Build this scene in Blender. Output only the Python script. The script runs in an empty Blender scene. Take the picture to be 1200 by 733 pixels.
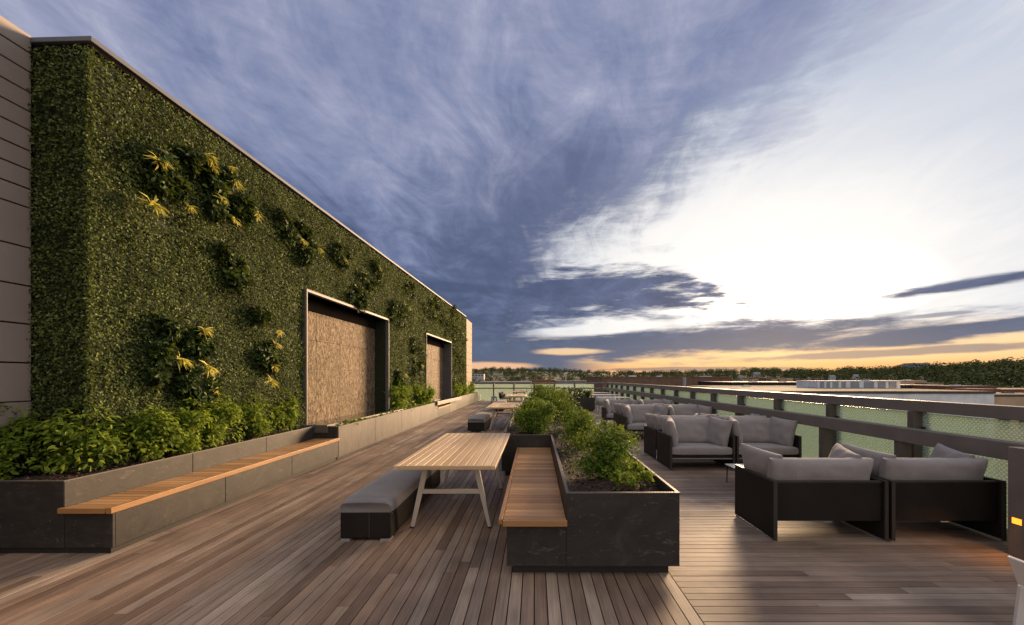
import bpy, math, random
import numpy as np
from mathutils import Matrix, Vector, noise
R = math.radians
rnd = random.Random(7)
rg = np.random.default_rng(11)
scene = bpy.context.scene
COL = scene.collection

# ------------------------------------------------------------------ camera
CX, CY, FP, EYE = 627.0, 443.0, 500.0, 1.65
def at(px, py, d):
    return Vector(((px - CX) * d / FP, d, EYE - (py - CY) * d / FP))
cam = bpy.data.cameras.new('camera')
cam.lens = 15.0; cam.sensor_width = 36.0
cam.shift_x = (600 - CX) / 1200; cam.shift_y = (CY - 366.5) / 1200
cam.clip_start = 0.05; cam.clip_end = 30000
co = bpy.data.objects.new('camera', cam); COL.objects.link(co)
co.location = (0, 0, EYE); co.rotation_euler = (R(90), 0, 0)
scene.camera = co
scene.view_settings.view_transform = 'Standard'
scene.view_settings.look = 'None'
scene.view_settings.exposure = 1.05
scene.view_settings.gamma = 1.0

# ------------------------------------------------------------------ node helpers
class NT:
    def __init__(s, tree): s.t = tree; s.n = tree.nodes; s.l = tree.links
    def node(s, typ, **kw):
        nd = s.n.new(typ)
        for k, v in kw.items(): setattr(nd, k, v)
        return nd
    def put(s, sock, v):
        if isinstance(v, bpy.types.NodeSocket): s.l.new(v, sock)
        else: sock.default_value = v
    def m(s, op, a, b=None, c=None):
        nd = s.node('ShaderNodeMath', operation=op)
        s.put(nd.inputs[0], a)
        if b is not None: s.put(nd.inputs[1], b)
        if c is not None: s.put(nd.inputs[2], c)
        return nd.outputs[0]
    def ss(s, x, a, b):
        nd = s.node('ShaderNodeMapRange', interpolation_type='SMOOTHSTEP')
        s.put(nd.inputs[0], x); nd.inputs[1].default_value = a; nd.inputs[2].default_value = b
        nd.inputs[3].default_value = 0; nd.inputs[4].default_value = 1
        return nd.outputs[0]
    def mix(s, f, a, b, mode='MIX'):
        nd = s.node('ShaderNodeMix', data_type='RGBA', blend_type=mode)
        s.put(nd.inputs[0], f)
        for i, v in ((6, a), (7, b)):
            if isinstance(v, tuple) and len(v) == 3: v = v + (1,)
            s.put(nd.inputs[i], v)
        return nd.outputs[2]
    def noise(s, vec, scale, detail=3, rough=.5, dist=0.0):
        nd = s.node('ShaderNodeTexNoise')
        if vec is not None: s.l.new(vec, nd.inputs['Vector'])
        nd.inputs['Scale'].default_value = scale; nd.inputs['Detail'].default_value = detail
        nd.inputs['Roughness'].default_value = rough; nd.inputs['Distortion'].default_value = dist
        return nd.outputs['Fac']
    def mapping(s, vec, scale=(1, 1, 1), loc=(0, 0, 0), rot=(0, 0, 0)):
        nd = s.node('ShaderNodeMapping'); s.l.new(vec, nd.inputs[0])
        nd.inputs['Scale'].default_value = scale; nd.inputs['Location'].default_value = loc; nd.inputs['Rotation'].default_value = rot
        return nd.outputs[0]
    def ramp(s, f, stops):
        nd = s.node('ShaderNodeValToRGB'); s.l.new(f, nd.inputs[0])
        cr = nd.color_ramp
        while len(cr.elements) < len(stops): cr.elements.new(.5)
        for e, (p, c) in zip(cr.elements, stops): e.position = p; e.color = tuple(c) + (1,)
        return nd.outputs[0]

MATS = {}
def newmat(name):
    m = bpy.data.materials.new(name); m.use_nodes = True
    t = NT(m.node_tree); b = t.n['Principled BSDF']
    MATS[name] = m
    return m, t, b
def coords(t, kind='Object'): return t.node('ShaderNodeTexCoord').outputs[kind]
def bump(t, b, h, strength=.3, dist=.01):
    nd = t.node('ShaderNodeBump'); nd.inputs['Strength'].default_value = strength; nd.inputs['Distance'].default_value = dist
    t.l.new(h, nd.inputs['Height']); t.l.new(nd.outputs[0], b.inputs['Normal'])

def simple(name, col, rough=.5, metal=0, var=.25, scale=6, bmp=0, spec=.5, detail=4):
    m, t, b = newmat(name)
    n = t.noise(coords(t), scale, detail, .6)
    c1 = tuple(max(0, x * (1 - var)) for x in col); c2 = tuple(min(1, x * (1 + var)) for x in col)
    t.l.new(t.ramp(n, [(.3, c1), (.7, c2)]), b.inputs['Base Color'])
    b.inputs['Roughness'].default_value = rough; b.inputs['Metallic'].default_value = metal
    b.inputs['Specular IOR Level'].default_value = spec
    if bmp: bump(t, b, n, bmp, .01)
    return m

def wood(name, cols, axis, rough=.5, island=True, grain=1.0, patch=0.0):
    m, t, b = newmat(name)
    oc = coords(t)
    isl = t.node('ShaderNodeNewGeometry').outputs['Random Per Island']
    base = t.ramp(isl, cols)
    off = t.node('ShaderNodeCombineXYZ'); t.put(off.inputs[0], t.m('MULTIPLY', isl, 37.0)); t.put(off.inputs[1], t.m('MULTIPLY', isl, 91.0))
    va = t.node('ShaderNodeVectorMath', operation='ADD'); t.l.new(oc, va.inputs[0]); t.l.new(off.outputs[0], va.inputs[1])
    sc = (1.6, 85, 85) if axis == 'X' else (85, 1.6, 85)
    g = t.noise(t.mapping(va.outputs[0], sc), 1.0, 5, .65, .6)
    sc2 = (1.2, 9, 9) if axis == 'X' else (9, 1.2, 9)
    g2 = t.noise(t.mapping(va.outputs[0], sc2), 1.0, 3, .6, .3)
    f = t.m('MULTIPLY_ADD', g, .9 * grain, 1 - .45 * grain)
    f = t.m('MULTIPLY', f, t.m('MULTIPLY_ADD', g2, .7 * grain, 1 - .35 * grain))
    col = t.mix(1.0, base, f, 'MULTIPLY')
    if patch:
        p = t.noise(t.mapping(oc, (1, .6, 1)), .9, 4, .6)
        col = t.mix(1.0, col, t.ramp(p, [(.33, (1 - patch,) * 3), (.62, (1 + patch * .55, 1 + patch * .5, 1 + patch * .42))]), 'MULTIPLY')
    t.l.new(col, b.inputs['Base Color'])
    t.put(b.inputs['Roughness'], t.m('MULTIPLY_ADD', g2, .25, rough - .12))
    b.inputs['Specular IOR Level'].default_value = .32
    bump(t, b, g, .35, .004)
    return m

def leafmat(name, stops, rough=.45, trans=.25):
    m, t, b = newmat(name)
    isl = t.node('ShaderNodeNewGeometry').outputs['Random Per Island']
    big = t.noise(coords(t), 1.6, 4, .6)
    f = t.m('ADD', t.m('MULTIPLY', isl, .75), t.m('MULTIPLY', t.m('SUBTRACT', big, .37), .9))
    c = t.ramp(f, stops)
    t.l.new(c, b.inputs['Base Color'])
    b.inputs['Roughness'].default_value = rough; b.inputs['Specular IOR Level'].default_value = .14
    if trans:
        tr = t.node('ShaderNodeBsdfTranslucent'); t.l.new(t.mix(.5, c, (.25, .3, .03)), tr.inputs[0])
        mx = t.node('ShaderNodeMixShader'); mx.inputs[0].default_value = trans
        t.l.new(b.outputs[0], mx.inputs[1]); t.l.new(tr.outputs[0], mx.inputs[2])
        t.l.new(mx.outputs[0], t.n['Material Output'].inputs['Surface'])
    return m

# ------------------------------------------------------------------ materials
DK = [(0, (.17, .114, .082)), (.15, (.21, .147, .108)), (.45, (.245, .173, .128)), (.6, (.285, .20, .145)), (.85, (.30, .232, .182)), (1, (.40, .312, .24))]
wood('deck_long', DK, 'Y', .56, grain=1.4, patch=.45)
wood('deck_cross', DK, 'X', .56, grain=1.4, patch=.38)
IPE = [(0, (.27, .135, .05)), (.5, (.40, .21, .082)), (1, (.53, .30, .13))]
wood('ipe_x', IPE, 'X', .42, grain=.6)
wood('ipe_y', IPE, 'Y', .42, grain=.6)
TEAK = [(0, (.48, .32, .17)), (.5, (.57, .40, .23)), (1, (.66, .48, .30))]
wood('teak_y', TEAK, 'Y', .5, grain=.5)
def slate():
    m, t, b = newmat('slate')
    oc = coords(t)
    n = t.noise(t.mapping(oc, (1, 1, 1.4)), 2.2, 7, .65, 1.6)
    v = t.noise(t.mapping(oc, (2.0, 2.0, 4.5), rot=(.3, .5, 0)), 3.0, 5, .7, 2.4)
    c = t.ramp(n, [(.25, (.020, .0175, .0155)), (.55, (.037, .032, .028)), (.8, (.066, .056, .048))])
    c = t.mix(t.ss(v, .56, .72), c, (.10, .084, .072))
    t.l.new(c, b.inputs['Base Color']); b.inputs['Roughness'].default_value = .6; b.inputs['Specular IOR Level'].default_value = .3
    bump(t, b, v, .25, .006)
def stone_grey():
    m, t, b = newmat('slate_grey')
    oc = coords(t)
    n = t.noise(t.mapping(oc, (1, 1, .35)), 9, 6, .65, .8); w = t.noise(oc, 1.1, 4, .6)
    c = t.ramp(n, [(.3, (.085, .07, .058)), (.7, (.14, .116, .096))])
    c = t.mix(1, c, t.ramp(w, [(.3, (.8,) * 3), (.7, (1.15,) * 3)]), 'MULTIPLY')
    t.l.new(c, b.inputs['Base Color']); b.inputs['Roughness'].default_value = .65; b.inputs['Specular IOR Level'].default_value = .3
    bump(t, b, n, .3, .008)
stone_grey()
slate()
simple('slate_dark', (.018, .016, .015), .7)
simple('rim_metal', (.13, .115, .10), .5, .2, .15, spec=.3)
def mulchm():
    m, t, b = newmat('mulch')
    oc = coords(t); vo = t.node('ShaderNodeTexVoronoi'); t.l.new(t.mapping(oc, (1, 1.4, 1)), vo.inputs['Vector']); vo.inputs['Scale'].default_value = 38
    c = t.ramp(vo.outputs['Color'], [(.1, (.012, .007, .005)), (.5, (.035, .018, .012)), (.9, (.075, .04, .026))])
    t.l.new(c, b.inputs['Base Color']); b.inputs['Roughness'].default_value = .9
    bump(t, b, vo.outputs['Distance'], 1, .03)
mulchm()
simple('mulch_chip', (.05, .026, .017), .9, var=.6, scale=40)
def fabricm(name, col):
    m, t, b = newmat(name)
    oc = coords(t)
    n = t.noise(oc, 420, 2, .6); w = t.noise(oc, 5, 4, .6)
    c = t.mix(t.m('MULTIPLY', n, .5), tuple(x * .8 for x in col), tuple(min(1, x * 1.3) for x in col))
    c = t.mix(1, c, t.ramp(w, [(.3, (.88,) * 3), (.7, (1.08,) * 3)]), 'MULTIPLY')
    t.l.new(c, b.inputs['Base Color']); b.inputs['Roughness'].default_value = .92
    b.inputs['Sheen Weight'].default_value = .25; b.inputs['Specular IOR Level'].default_value = .2
    bump(t, b, t.m('ADD', n, t.m('MULTIPLY', w, 2)), .3, .006)
fabricm('fabric', (.29, .262, .255))
fabricm('fabric_bench', (.24, .22, .215))
def weave():
    m, t, b = newmat('weave')
    oc = coords(t)
    ck = t.node('ShaderNodeTexChecker'); t.l.new(t.mapping(oc, (1, 1, 1)), ck.inputs['Vector']); ck.inputs['Scale'].default_value = 95
    n = t.noise(oc, 3, 3)
    c = t.mix(ck.outputs['Fac'], (.007, .006, .0055), (.022, .0175, .015))
    c = t.mix(1, c, t.ramp(n, [(.3, (.8,) * 3), (.7, (1.25,) * 3)]), 'MULTIPLY')
    t.l.new(c, b.inputs['Base Color']); b.inputs['Roughness'].default_value = .6; b.inputs['Specular IOR Level'].default_value = .2
    bump(t, b, ck.outputs['Fac'], .4, .002)
weave()
simple('frame_metal', (.04, .034, .031), .5, 0, .15, spec=.3)
simple('dark_chair', (.02, .02, .022), .45, 0, .2)
simple('bronze', (.165, .142, .128), .5, 0, .12, 3, spec=.4)
simple('bronze_post', (.11, .088, .076), .5, .0, .15, 3)
simple('steel', (.34, .33, .32), .5, .4, .1)
simple('teak_leg', (.52, .46, .38), .45, 0, .08)
simple('white_paint', (.72, .69, .65), .4, 0, .06)
simple('mesh_grey', (.36, .37, .37), .5, .2, .1)
simple('table_white', (.62, .55, .48), .4, 0, .06)
simple('cladding', (.31, .255, .225), .55, .0, .10, 1.2, .05)
simple('coping', (.12, .125, .14), .6, 0, .1, 2, spec=.2)
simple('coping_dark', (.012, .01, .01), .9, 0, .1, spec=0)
simple('jamb', (.125, .118, .118), .55, 0, .15, 2, spec=.25)
simple('jamb_catchlight', (.20, .16, .125), .6, 0, .1, spec=.2)  # paler edge trim, light caught along the recess frame put into its colour
simple('cream', (.25, .185, .125), .7, 0, .12, 5, spec=.1)
simple('green_backing', (.016, .022, .008), .95, 0, .6, 14)
simple('water', (.02, .022, .022), .06, 0, .2)
simple('blue_paint', (.2, .26, .4), .5, 0, .1)
simple('glass_top', (.5, .52, .52), .35, 0, .05, spec=.3)
simple('bark', (.10, .068, .045), .85, 0, .4, 20, .4)
def stonewall():
    m, t, b = newmat('water_stone')
    oc = coords(t)
    n = t.noise(t.mapping(oc, (26, 26, 11)), 1.0, 5, .72, .8)
    w = t.noise(t.mapping(oc, (9, 9, 1.2)), 1.0, 4, .6, .3)
    c = t.ramp(n, [(.36, (.03, .02, .011)), (.46, (.13, .088, .05)), (.54, (.25, .18, .11)), (.68, (.47, .37, .25))])
    c = t.mix(1, c, t.ramp(w, [(.3, (.78, .76, .74)), (.7, (1.08, 1.08, 1.08))]), 'MULTIPLY')
    t.l.new(c, b.inputs['Base Color']); b.inputs['Roughness'].default_value = .7; b.inputs['Specular IOR Level'].default_value = .15
    bump(t, b, n, 1.0, .05)
stonewall()
def railglass():
    m, t, b = newmat('rail_glass')
    oc = coords(t)
    # printed dots in offset rows on pale green tinted glass (local y along the pane, z up)
    sx = t.node('ShaderNodeSeparateXYZ'); t.l.new(oc, sx.inputs[0])
    u = t.m('MULTIPLY', sx.outputs[1], 20.0); v = t.m('MULTIPLY', sx.outputs[2], 40.0)
    row = t.m('FLOOR', v)
    u2 = t.m('ADD', u, t.m('MULTIPLY', t.m('MODULO', row, 2.0), .5))
    fu = t.m('SUBTRACT', t.m('FRACT', u2), .5); fv = t.m('SUBTRACT', t.m('FRACT', v), .5)
    q = t.m('SQRT', t.m('ADD', t.m('POWER', t.m('MULTIPLY', fu, 1.0), 2.0), t.m('POWER', t.m('MULTIPLY', fv, .95), 2.0)))
    dots = t.m('SUBTRACT', 1.0, t.ss(q, .26, .36))
    tint = t.node('ShaderNodeBsdfTransparent'); tint.inputs[0].default_value = (.82, .87, .82, 1)
    gl = t.node('ShaderNodeBsdfGlossy'); gl.inputs[0].default_value = (.9, 1, .9, 1); gl.inputs['Roughness'].default_value = .22
    fr = t.node('ShaderNodeFresnel'); fr.inputs[0].default_value = 1.45
    mg = t.node('ShaderNodeMixShader'); t.l.new(fr.outputs[0], mg.inputs[0]); t.l.new(tint.outputs[0], mg.inputs[1]); t.l.new(gl.outputs[0], mg.inputs[2])
    df = t.node('ShaderNodeBsdfDiffuse'); df.inputs[0].default_value = (.63, .69, .62, 1)
    trl = t.node('ShaderNodeBsdfTranslucent'); trl.inputs[0].default_value = (.45, .56, .52, 1)
    dm = t.node('ShaderNodeMixShader'); dm.inputs[0].default_value = .6; t.l.new(df.outputs[0], dm.inputs[1]); t.l.new(trl.outputs[0], dm.inputs[2])
    fin = t.node('ShaderNodeMixShader')
    t.put(fin.inputs[0], t.m('MULTIPLY_ADD', dots, .42, .20))
    t.l.new(mg.outputs[0], fin.inputs[1]); t.l.new(dm.outputs[0], fin.inputs[2])
    t.l.new(fin.outputs[0], t.n['Material Output'].inputs['Surface'])
railglass()
def lampm():
    m, t, b = newmat('amber_lens')
    b.inputs['Base Color'].default_value = (.8, .3, .04, 1)
    b.inputs['Emission Color'].default_value = (1, .30, .02, 1); b.inputs['Emission Strength'].default_value = 1.1
lampm()
leafmat('ivy', [(0, (.011, .018, .006)), (.3, (.045, .068, .017)), (.55, (.098, .132, .036)), (.8, (.175, .215, .065)), (1, (.30, .32, .12))], .62, .2)
leafmat('wall_plant_leaf', [(0, (.006, .012, .005)), (.4, (.014, .03, .009)), (.7, (.035, .07, .015)), (.85, (.13, .19, .04)), (1, (.34, .36, .16))], .6, .15)
leafmat('yellow_blade', [(0, (.42, .34, .04)), (.5, (.62, .52, .07)), (1, (.60, .58, .16))], .45, .3)
leafmat('shrub_leaf', [(0, (.06, .10, .014)), (.35, (.145, .22, .024)), (.7, (.24, .33, .04)), (.92, (.36, .42, .06)), (1, (.55, .46, .06))], .6, .4)
leafmat('box_leaf', [(0, (.03, .06, .009)), (.4, (.08, .14, .017)), (.75, (.15, .23, .03)), (1, (.30, .36, .06))], .6, .3)
leafmat('hedge_leaf', [(0, (.014, .026, .008)), (.5, (.032, .055, .012)), (1, (.09, .12, .025))], .4, .2)
def woodmat():
    m, t, b = newmat('wood_leaf')
    isl = t.node('ShaderNodeNewGeometry').outputs['Random Per Island']
    oc = coords(t); n = t.noise(oc, .06, 3, .6); n2 = t.noise(oc, .006, 2, .5)
    f = t.m('ADD', t.m('ADD', t.m('MULTIPLY', isl, .3), t.m('MULTIPLY', t.m('SUBTRACT', n, .3), 1.1)), t.m('MULTIPLY', t.m('SUBTRACT', n2, .5), .5))
    t.l.new(t.ramp(f, [(0, (.04, .052, .022)), (.4, (.085, .10, .038)), (.7, (.135, .145, .055)), (1, (.20, .18, .085))]), b.inputs['Base Color'])
    b.inputs['Roughness'].default_value = .9; b.inputs['Specular IOR Level'].default_value = .05
woodmat()
leafmat('wood_leaf_old', [(0, (.03, .042, .016)), (.4, (.06, .08, .026)), (.75, (.10, .12, .04)), (1, (.16, .16, .06))], .8, 0)
simple('ground_mat', (.07, .068, .045), .9, 0, .4, .02)
simple('hill_mat', (.035, .045, .022), .95, 0, .3, .02)

# ------------------------------------------------------------------ mesh helpers
class MB:
    def __init__(s): s.v = []; s.f = []; s.smooth = []
    def add(s, vs, fs, sm=False):
        o = len(s.v); s.v += [tuple(v) for v in vs]
        for f in fs: s.f.append(tuple(i + o for i in f)); s.smooth.append(sm)
        return s
    def box(s, x0, y0, z0, x1, y1, z1, M=None):
        vs = [(x0, y0, z0), (x1, y0, z0), (x1, y1, z0), (x0, y1, z0), (x0, y0, z1), (x1, y0, z1), (x1, y1, z1), (x0, y1, z1)]
        if M is not None: vs = [M @ Vector(v) for v in vs]
        return s.add(vs, [(0, 3, 2, 1), (4, 5, 6, 7), (0, 1, 5, 4), (1, 2, 6, 5), (2, 3, 7, 6), (3, 0, 4, 7)])
    def bar(s, a, b, wa, ha, wb=None, hb=None, up=(0, 0, 1)):
        a = Vector(a); b = Vector(b); d = (b - a).normalized(); u = Vector(up)
        r = d.cross(u)
        if r.length < 1e-4: r = d.cross(Vector((0, 1, 0)))
        r.normalize(); u = r.cross(d)
        wb = wa if wb is None else wb; hb = ha if hb is None else hb
        vs = [a + r * x * wa / 2 + u * y * ha / 2 for x, y in ((-1, -1), (1, -1), (1, 1), (-1, 1))] + \
             [b + r * x * wb / 2 + u * y * hb / 2 for x, y in ((-1, -1), (1, -1), (1, 1), (-1, 1))]
        return s.add(vs, [(0, 3, 2, 1), (4, 5, 6, 7), (0, 1, 5, 4), (1, 2, 6, 5), (2, 3, 7, 6), (3, 0, 4, 7)])
    def tube(s, a, b, ra, rb=None, n=10):
        a = Vector(a); b = Vector(b); rb = ra if rb is None else rb
        d = (b - a).normalized(); r = d.orthogonal().normalized(); u = d.cross(r)
        vs = []
        for p, q in ((a, ra), (b, rb)):
            for k in range(n):
                t = 2 * math.pi * k / n; vs.append(p + r * math.cos(t) * q + u * math.sin(t) * q)
        fs = [(k, (k + 1) % n, n + (k + 1) % n, n + k) for k in range(n)] + [tuple(reversed(range(n))), tuple(range(n, 2 * n))]
        return s.add(vs, fs, False)
    def build(s, name, mat, parent=None, bevel=0, seg=2):
        me = bpy.data.meshes.new(name); me.from_pydata(s.v, [], s.f)
        me.polygons.foreach_set('use_smooth', s.smooth); me.update()
        if mat: me.materials.append(MATS[mat])
        o = bpy.data.objects.new(name, me); COL.objects.link(o)
        if parent is not None: o.parent = parent
        if bevel:
            b = o.modifiers.new('bevel', 'BEVEL'); b.width = bevel; b.segments = seg; b.limit_method = 'ANGLE'
        return o
def tag(o, label=None, cat=None, group=None, kind=None):
    if label: o['label'] = label
    if cat: o['category'] = cat
    if group: o['group'] = group
    if kind: o['kind'] = kind
    return o
def empty(name, loc=(0, 0, 0), rz=0, label=None, cat=None, group=None):
    o = bpy.data.objects.new(name, None); COL.objects.link(o)
    o.location = loc; o.rotation_euler = (0, 0, rz); o.empty_display_size = .2
    return tag(o, label, cat, group)
def copy_tree(o, parent=None):
    c = o.copy(); COL.objects.link(c)
    if parent is not None: c.parent = parent
    for ch in list(o.children): copy_tree(ch, c)
    return c
def pillow(w, h, t, seed, p=3.5, pinch=.05, wr=.008, n=18, M=None, edge=.006):
    """a stuffed cushion: local x width, z height, y thickness, closed surface with a seam"""
    mb = MB(); vs = []; fs = []
    for sgn in (1, -1):
        for i in range(n + 1):
            for j in range(n + 1):
                u = math.sin((-1 + 2 * i / n) * math.pi / 2) ; v = math.sin((-1 + 2 * j / n) * math.pi / 2)
                prof = max(0, (1 - abs(u) ** p) * (1 - abs(v) ** p)) ** .5
                x = u * w / 2 * (1 - pinch * (1 - v * v) * abs(u)); z = v * h / 2 * (1 - pinch * (1 - u * u) * abs(v))
                k = noise.noise((x * 7 + seed * 3.1, z * 7, sgn + seed)) + .6 * noise.noise((x * 15 + seed, z * 11, sgn * 2 + seed))
                y = sgn * (edge + (t / 2 - edge) * prof) + wr * k * prof ** .5
                vs.append((x, y, z))
    N = (n + 1) ** 2
    for i in range(n):
        for j in range(n):
            a = i * (n + 1) + j
            fs.append((a, a + 1, a + n + 2, a + n + 1)); fs.append((N + a, N + a + n + 1, N + a + n + 2, N + a + 1))
    edge = [j for j in range(n + 1)] + [i * (n + 1) + n for i in range(1, n + 1)] + [n * (n + 1) + j for j in range(n - 1, -1, -1)] + [i * (n + 1) for i in range(n - 1, 0, -1)]
    for k in range(len(edge)):
        a, b = edge[k], edge[(k + 1) % len(edge)]
        fs.append((b, a, N + a, N + b))
    if M is not None: vs = [M @ Vector(v) for v in vs]
    mb.add(vs, fs, True); return mb
def mesh_np(name, V, nper, faces, mat, parent):
    """V (n*nper,3); faces: tuple lists of local indices, repeated per instance"""
    n = len(V) // nper
    me = bpy.data.meshes.new(name); me.vertices.add(len(V)); me.vertices.foreach_set('co', V.astype(np.float32).ravel())
    tot = sum(len(f) for f in faces)
    base = (np.arange(n) * nper)[:, None]
    loc = np.concatenate([np.array(f) for f in faces])[None, :]
    me.loops.add(n * tot); me.loops.foreach_set('vertex_index', (base + loc).astype(np.int32).ravel())
    lens = np.array([len(f) for f in faces]); st = np.concatenate([[0], np.cumsum(lens)[:-1]])
    me.polygons.add(n * len(faces))
    me.polygons.foreach_set('loop_start', ((np.arange(n) * tot)[:, None] + st[None, :]).astype(np.int32).ravel())
    me.update(calc_edges=True); me.validate()
    me.materials.append(MATS[mat])
    o = bpy.data.objects.new(name, me); COL.objects.link(o)
    if parent is not None: o.parent = parent
    return o
LEAF4 = (np.array([(0, 0, 0), (.45, .30, .10), (1, 0, -.05), (.45, -.30, .10)]), [(0, 2, 1), (0, 3, 2)])
LEAF6 = (np.array([(0, 0, 0), (.28, .22, .07), (.66, .20, .06), (1, 0, -.10), (.66, -.20, .06), (.28, -.22, .07)]), [(0, 3, 2, 1), (0, 5, 4, 3)])
BLADE = (np.array([(0, .05, 0), (.5, .06, .12), (1, 0, 0), (.5, -.06, .12), (0, -.05, 0)]), [(0, 4, 3, 1), (1, 3, 2)])
def unit(a): return a / np.maximum(np.linalg.norm(a, axis=1, keepdims=True), 1e-9)
def leaves(name, P, Nn, size, mat, parent, tmpl=LEAF4, tilt=.6, along=None, jit=1.0):
    n = len(P)
    nn = unit(Nn + tilt * rg.normal(size=(n, 3)))
    tdir = rg.normal(size=(n, 3)) * jit
    if along is not None: tdir = tdir + along
    tdir = unit(tdir - nn * np.sum(tdir * nn, axis=1, keepdims=True))
    bd = np.cross(nn, tdir)
    T, F = tmpl
    V = P[:, None, :] + size[:, None, None] * (T[None, :, 0:1] * tdir[:, None, :] + T[None, :, 1:2] * bd[:, None, :] + T[None, :, 2:3] * nn[:, None, :])
    return mesh_np(name, V.reshape(-1, 3), len(T), F, mat, parent)

# ------------------------------------------------------------------ deck
def deck():
    L = MB(); X = MB(); w = .095; g = .008
    x = -7.4; k = 0
    XS = 1.13
    nrow = int((XS + 7.4) / w)
    for i in range(nrow):
        x1 = XS - i * w; x0 = x1 - w + g
        y = -3 - rnd.random() * 2
        while y < 31.6:
            ln = rnd.choice([2.4, 3.0, 3.6, 4.2]); y1 = min(y + ln, 31.6)
            dz = rnd.uniform(-.0012, .0012)
            L.box(x0, y, -.025, x1, y1 - .003, dz); y = y1
    y = -3
    while y < 31.6:
        xx = XS + g
        first = rnd.uniform(.8, 3.4)
        x1 = xx + first
        while xx < 5.55:
            x1 = min(x1, 5.55); X.box(xx, y, -.025, x1 - .003, y + w - g, rnd.uniform(-.0012, .0012))
            xx = x1; x1 = xx + rnd.choice([2.4, 3.0, 3.6])
        y += w
    a = L.build('deck_boards_lengthwise', 'deck_long'); tag(a, kind='structure')
    b = X.build('deck_boards_crosswise', 'deck_cross'); tag(b, kind='structure')
    s = MB().box(-22, -6, -16, 5.62, 31.9, -.04).build('roof_slab', 'slate_dark'); tag(s, kind='structure')
deck()

# ------------------------------------------------------------------ shrubs
def ball(n, c, r, flat=1.0):
    d = unit(rg.normal(size=(n, 3)))
    rad = r * (rg.random(n) ** .35)[:, None]
    return c + d * rad * np.array([1, 1, flat]), d
def shrub(name, x, y, z, w, h, n, lsize, mat, label, cat='shrub', group=None, tmpl=LEAF6, dpt=None, lobes=11, layer=False):
    root = empty(name, (x, y, z), 0, label, cat, group)
    dpt = dpt or w
    P = []; D = []
    stem = MB()
    for k in range(lobes):
        a = rnd.uniform(0, 6.283); q = rnd.random() ** .6
        zc = h * rnd.uniform(.18, .80)
        wid = math.sin(min(1, zc / h + .25) * math.pi * .62)
        c = np.array([math.cos(a) * q * w * .36 * (.6 + .5 * wid), math.sin(a) * q * dpt * .36 * (.6 + .5 * wid), zc])
        r = min(w, h) * rnd.uniform(.19, .31)
        m = int(n / lobes * rnd.uniform(.75, 1.25))
        p, d = ball(m, c, r, .85)
        P.append(p); D.append(d)
        mid = Vector((c[0] * .4, c[1] * .4, c[2] * .45))
        stem.tube((c[0] * .12, c[1] * .12, -.03), mid, .011, .008, 6); stem.tube(mid, (c[0], c[1], c[2] + r * .5), .008, .003, 6)
    # loose sprays that break the outline
    m = n // 7
    a = rg.random(m) * 6.283; zc = h * (.1 + .95 * rg.random(m)); rr = .5 * np.sin(np.clip(zc / h * .85 + .12, 0, 1) * np.pi) ** .5 * (.75 + .4 * rg.random(m))
    p = np.stack([np.cos(a) * rr * w, np.sin(a) * rr * dpt, zc], 1); P.append(p); D.append(unit(p - np.array([0, 0, h * .4])))
    P = np.concatenate(P); D = np.concatenate(D)
    P[:, 2] = np.maximum(P[:, 2], .015)
    D = D * .6 + np.array([0, 0, .75 if layer else .5])
    sz = lsize * rg.uniform(.65, 1.3, len(P))
    along = np.stack([P[:, 0], P[:, 1], np.full(len(P), -.1 if layer else .25)], 1); along = unit(along) * 1.1
    leaves('foliage', P, D, sz, mat, root, tmpl, .5, along)
    stem.build('stem', 'bark', root)
    return root
def soil(parent, x0, x1, y0, y1, z, nm='soil', chips=0):
    nx = max(2, int((x1 - x0) / .09)); ny = max(2, int((y1 - y0) / .09)); mb = MB(); vs = []; fs = []
    for i in range(nx + 1):
        for j in range(ny + 1):
            x = x0 + (x1 - x0) * i / nx; y = y0 + (y1 - y0) * j / ny
            e = min(i, nx - i, j, ny - j) / 3.0
            vs.append((x, y, z + min(1, e) * (.025 + .05 * noise.noise((x * 2.5, y * 2.5, 1)) + .025 * noise.noise((x * 9, y * 9, 4)))))
    for i in range(nx):
        for j in range(ny):
            a = i * (ny + 1) + j; fs.append((a, a + ny + 1, a + ny + 2, a + 1))
    mb.add(vs, fs, True); o = mb.build(nm, 'mulch', parent)
    if chips:
        P = np.stack([rg.uniform(x0 + .02, x1 - .02, chips), rg.uniform(y0 + .02, y1 - .02, chips), np.full(chips, z + .045)], 1)
        P[:, 2] += rg.uniform(-.02, .03, chips)
        leaves('bark_chip', P, np.tile([0, 0, 1.0], (chips, 1)), rg.uniform(.025, .06, chips), 'mulch_chip', o, LEAF4, .45)['kind'] = 'stuff'
    return o
def slats_x(x0, x1, y0, y1, z0, z1, pitch, gap=.010):
    mb = MB(); n = max(1, round((y1 - y0) / pitch)); p = (y1 - y0) / n
    for i in range(n): mb.box(x0, y0 + i * p, z0, x1, y0 + (i + 1) * p - gap, z1)
    return mb

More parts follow.
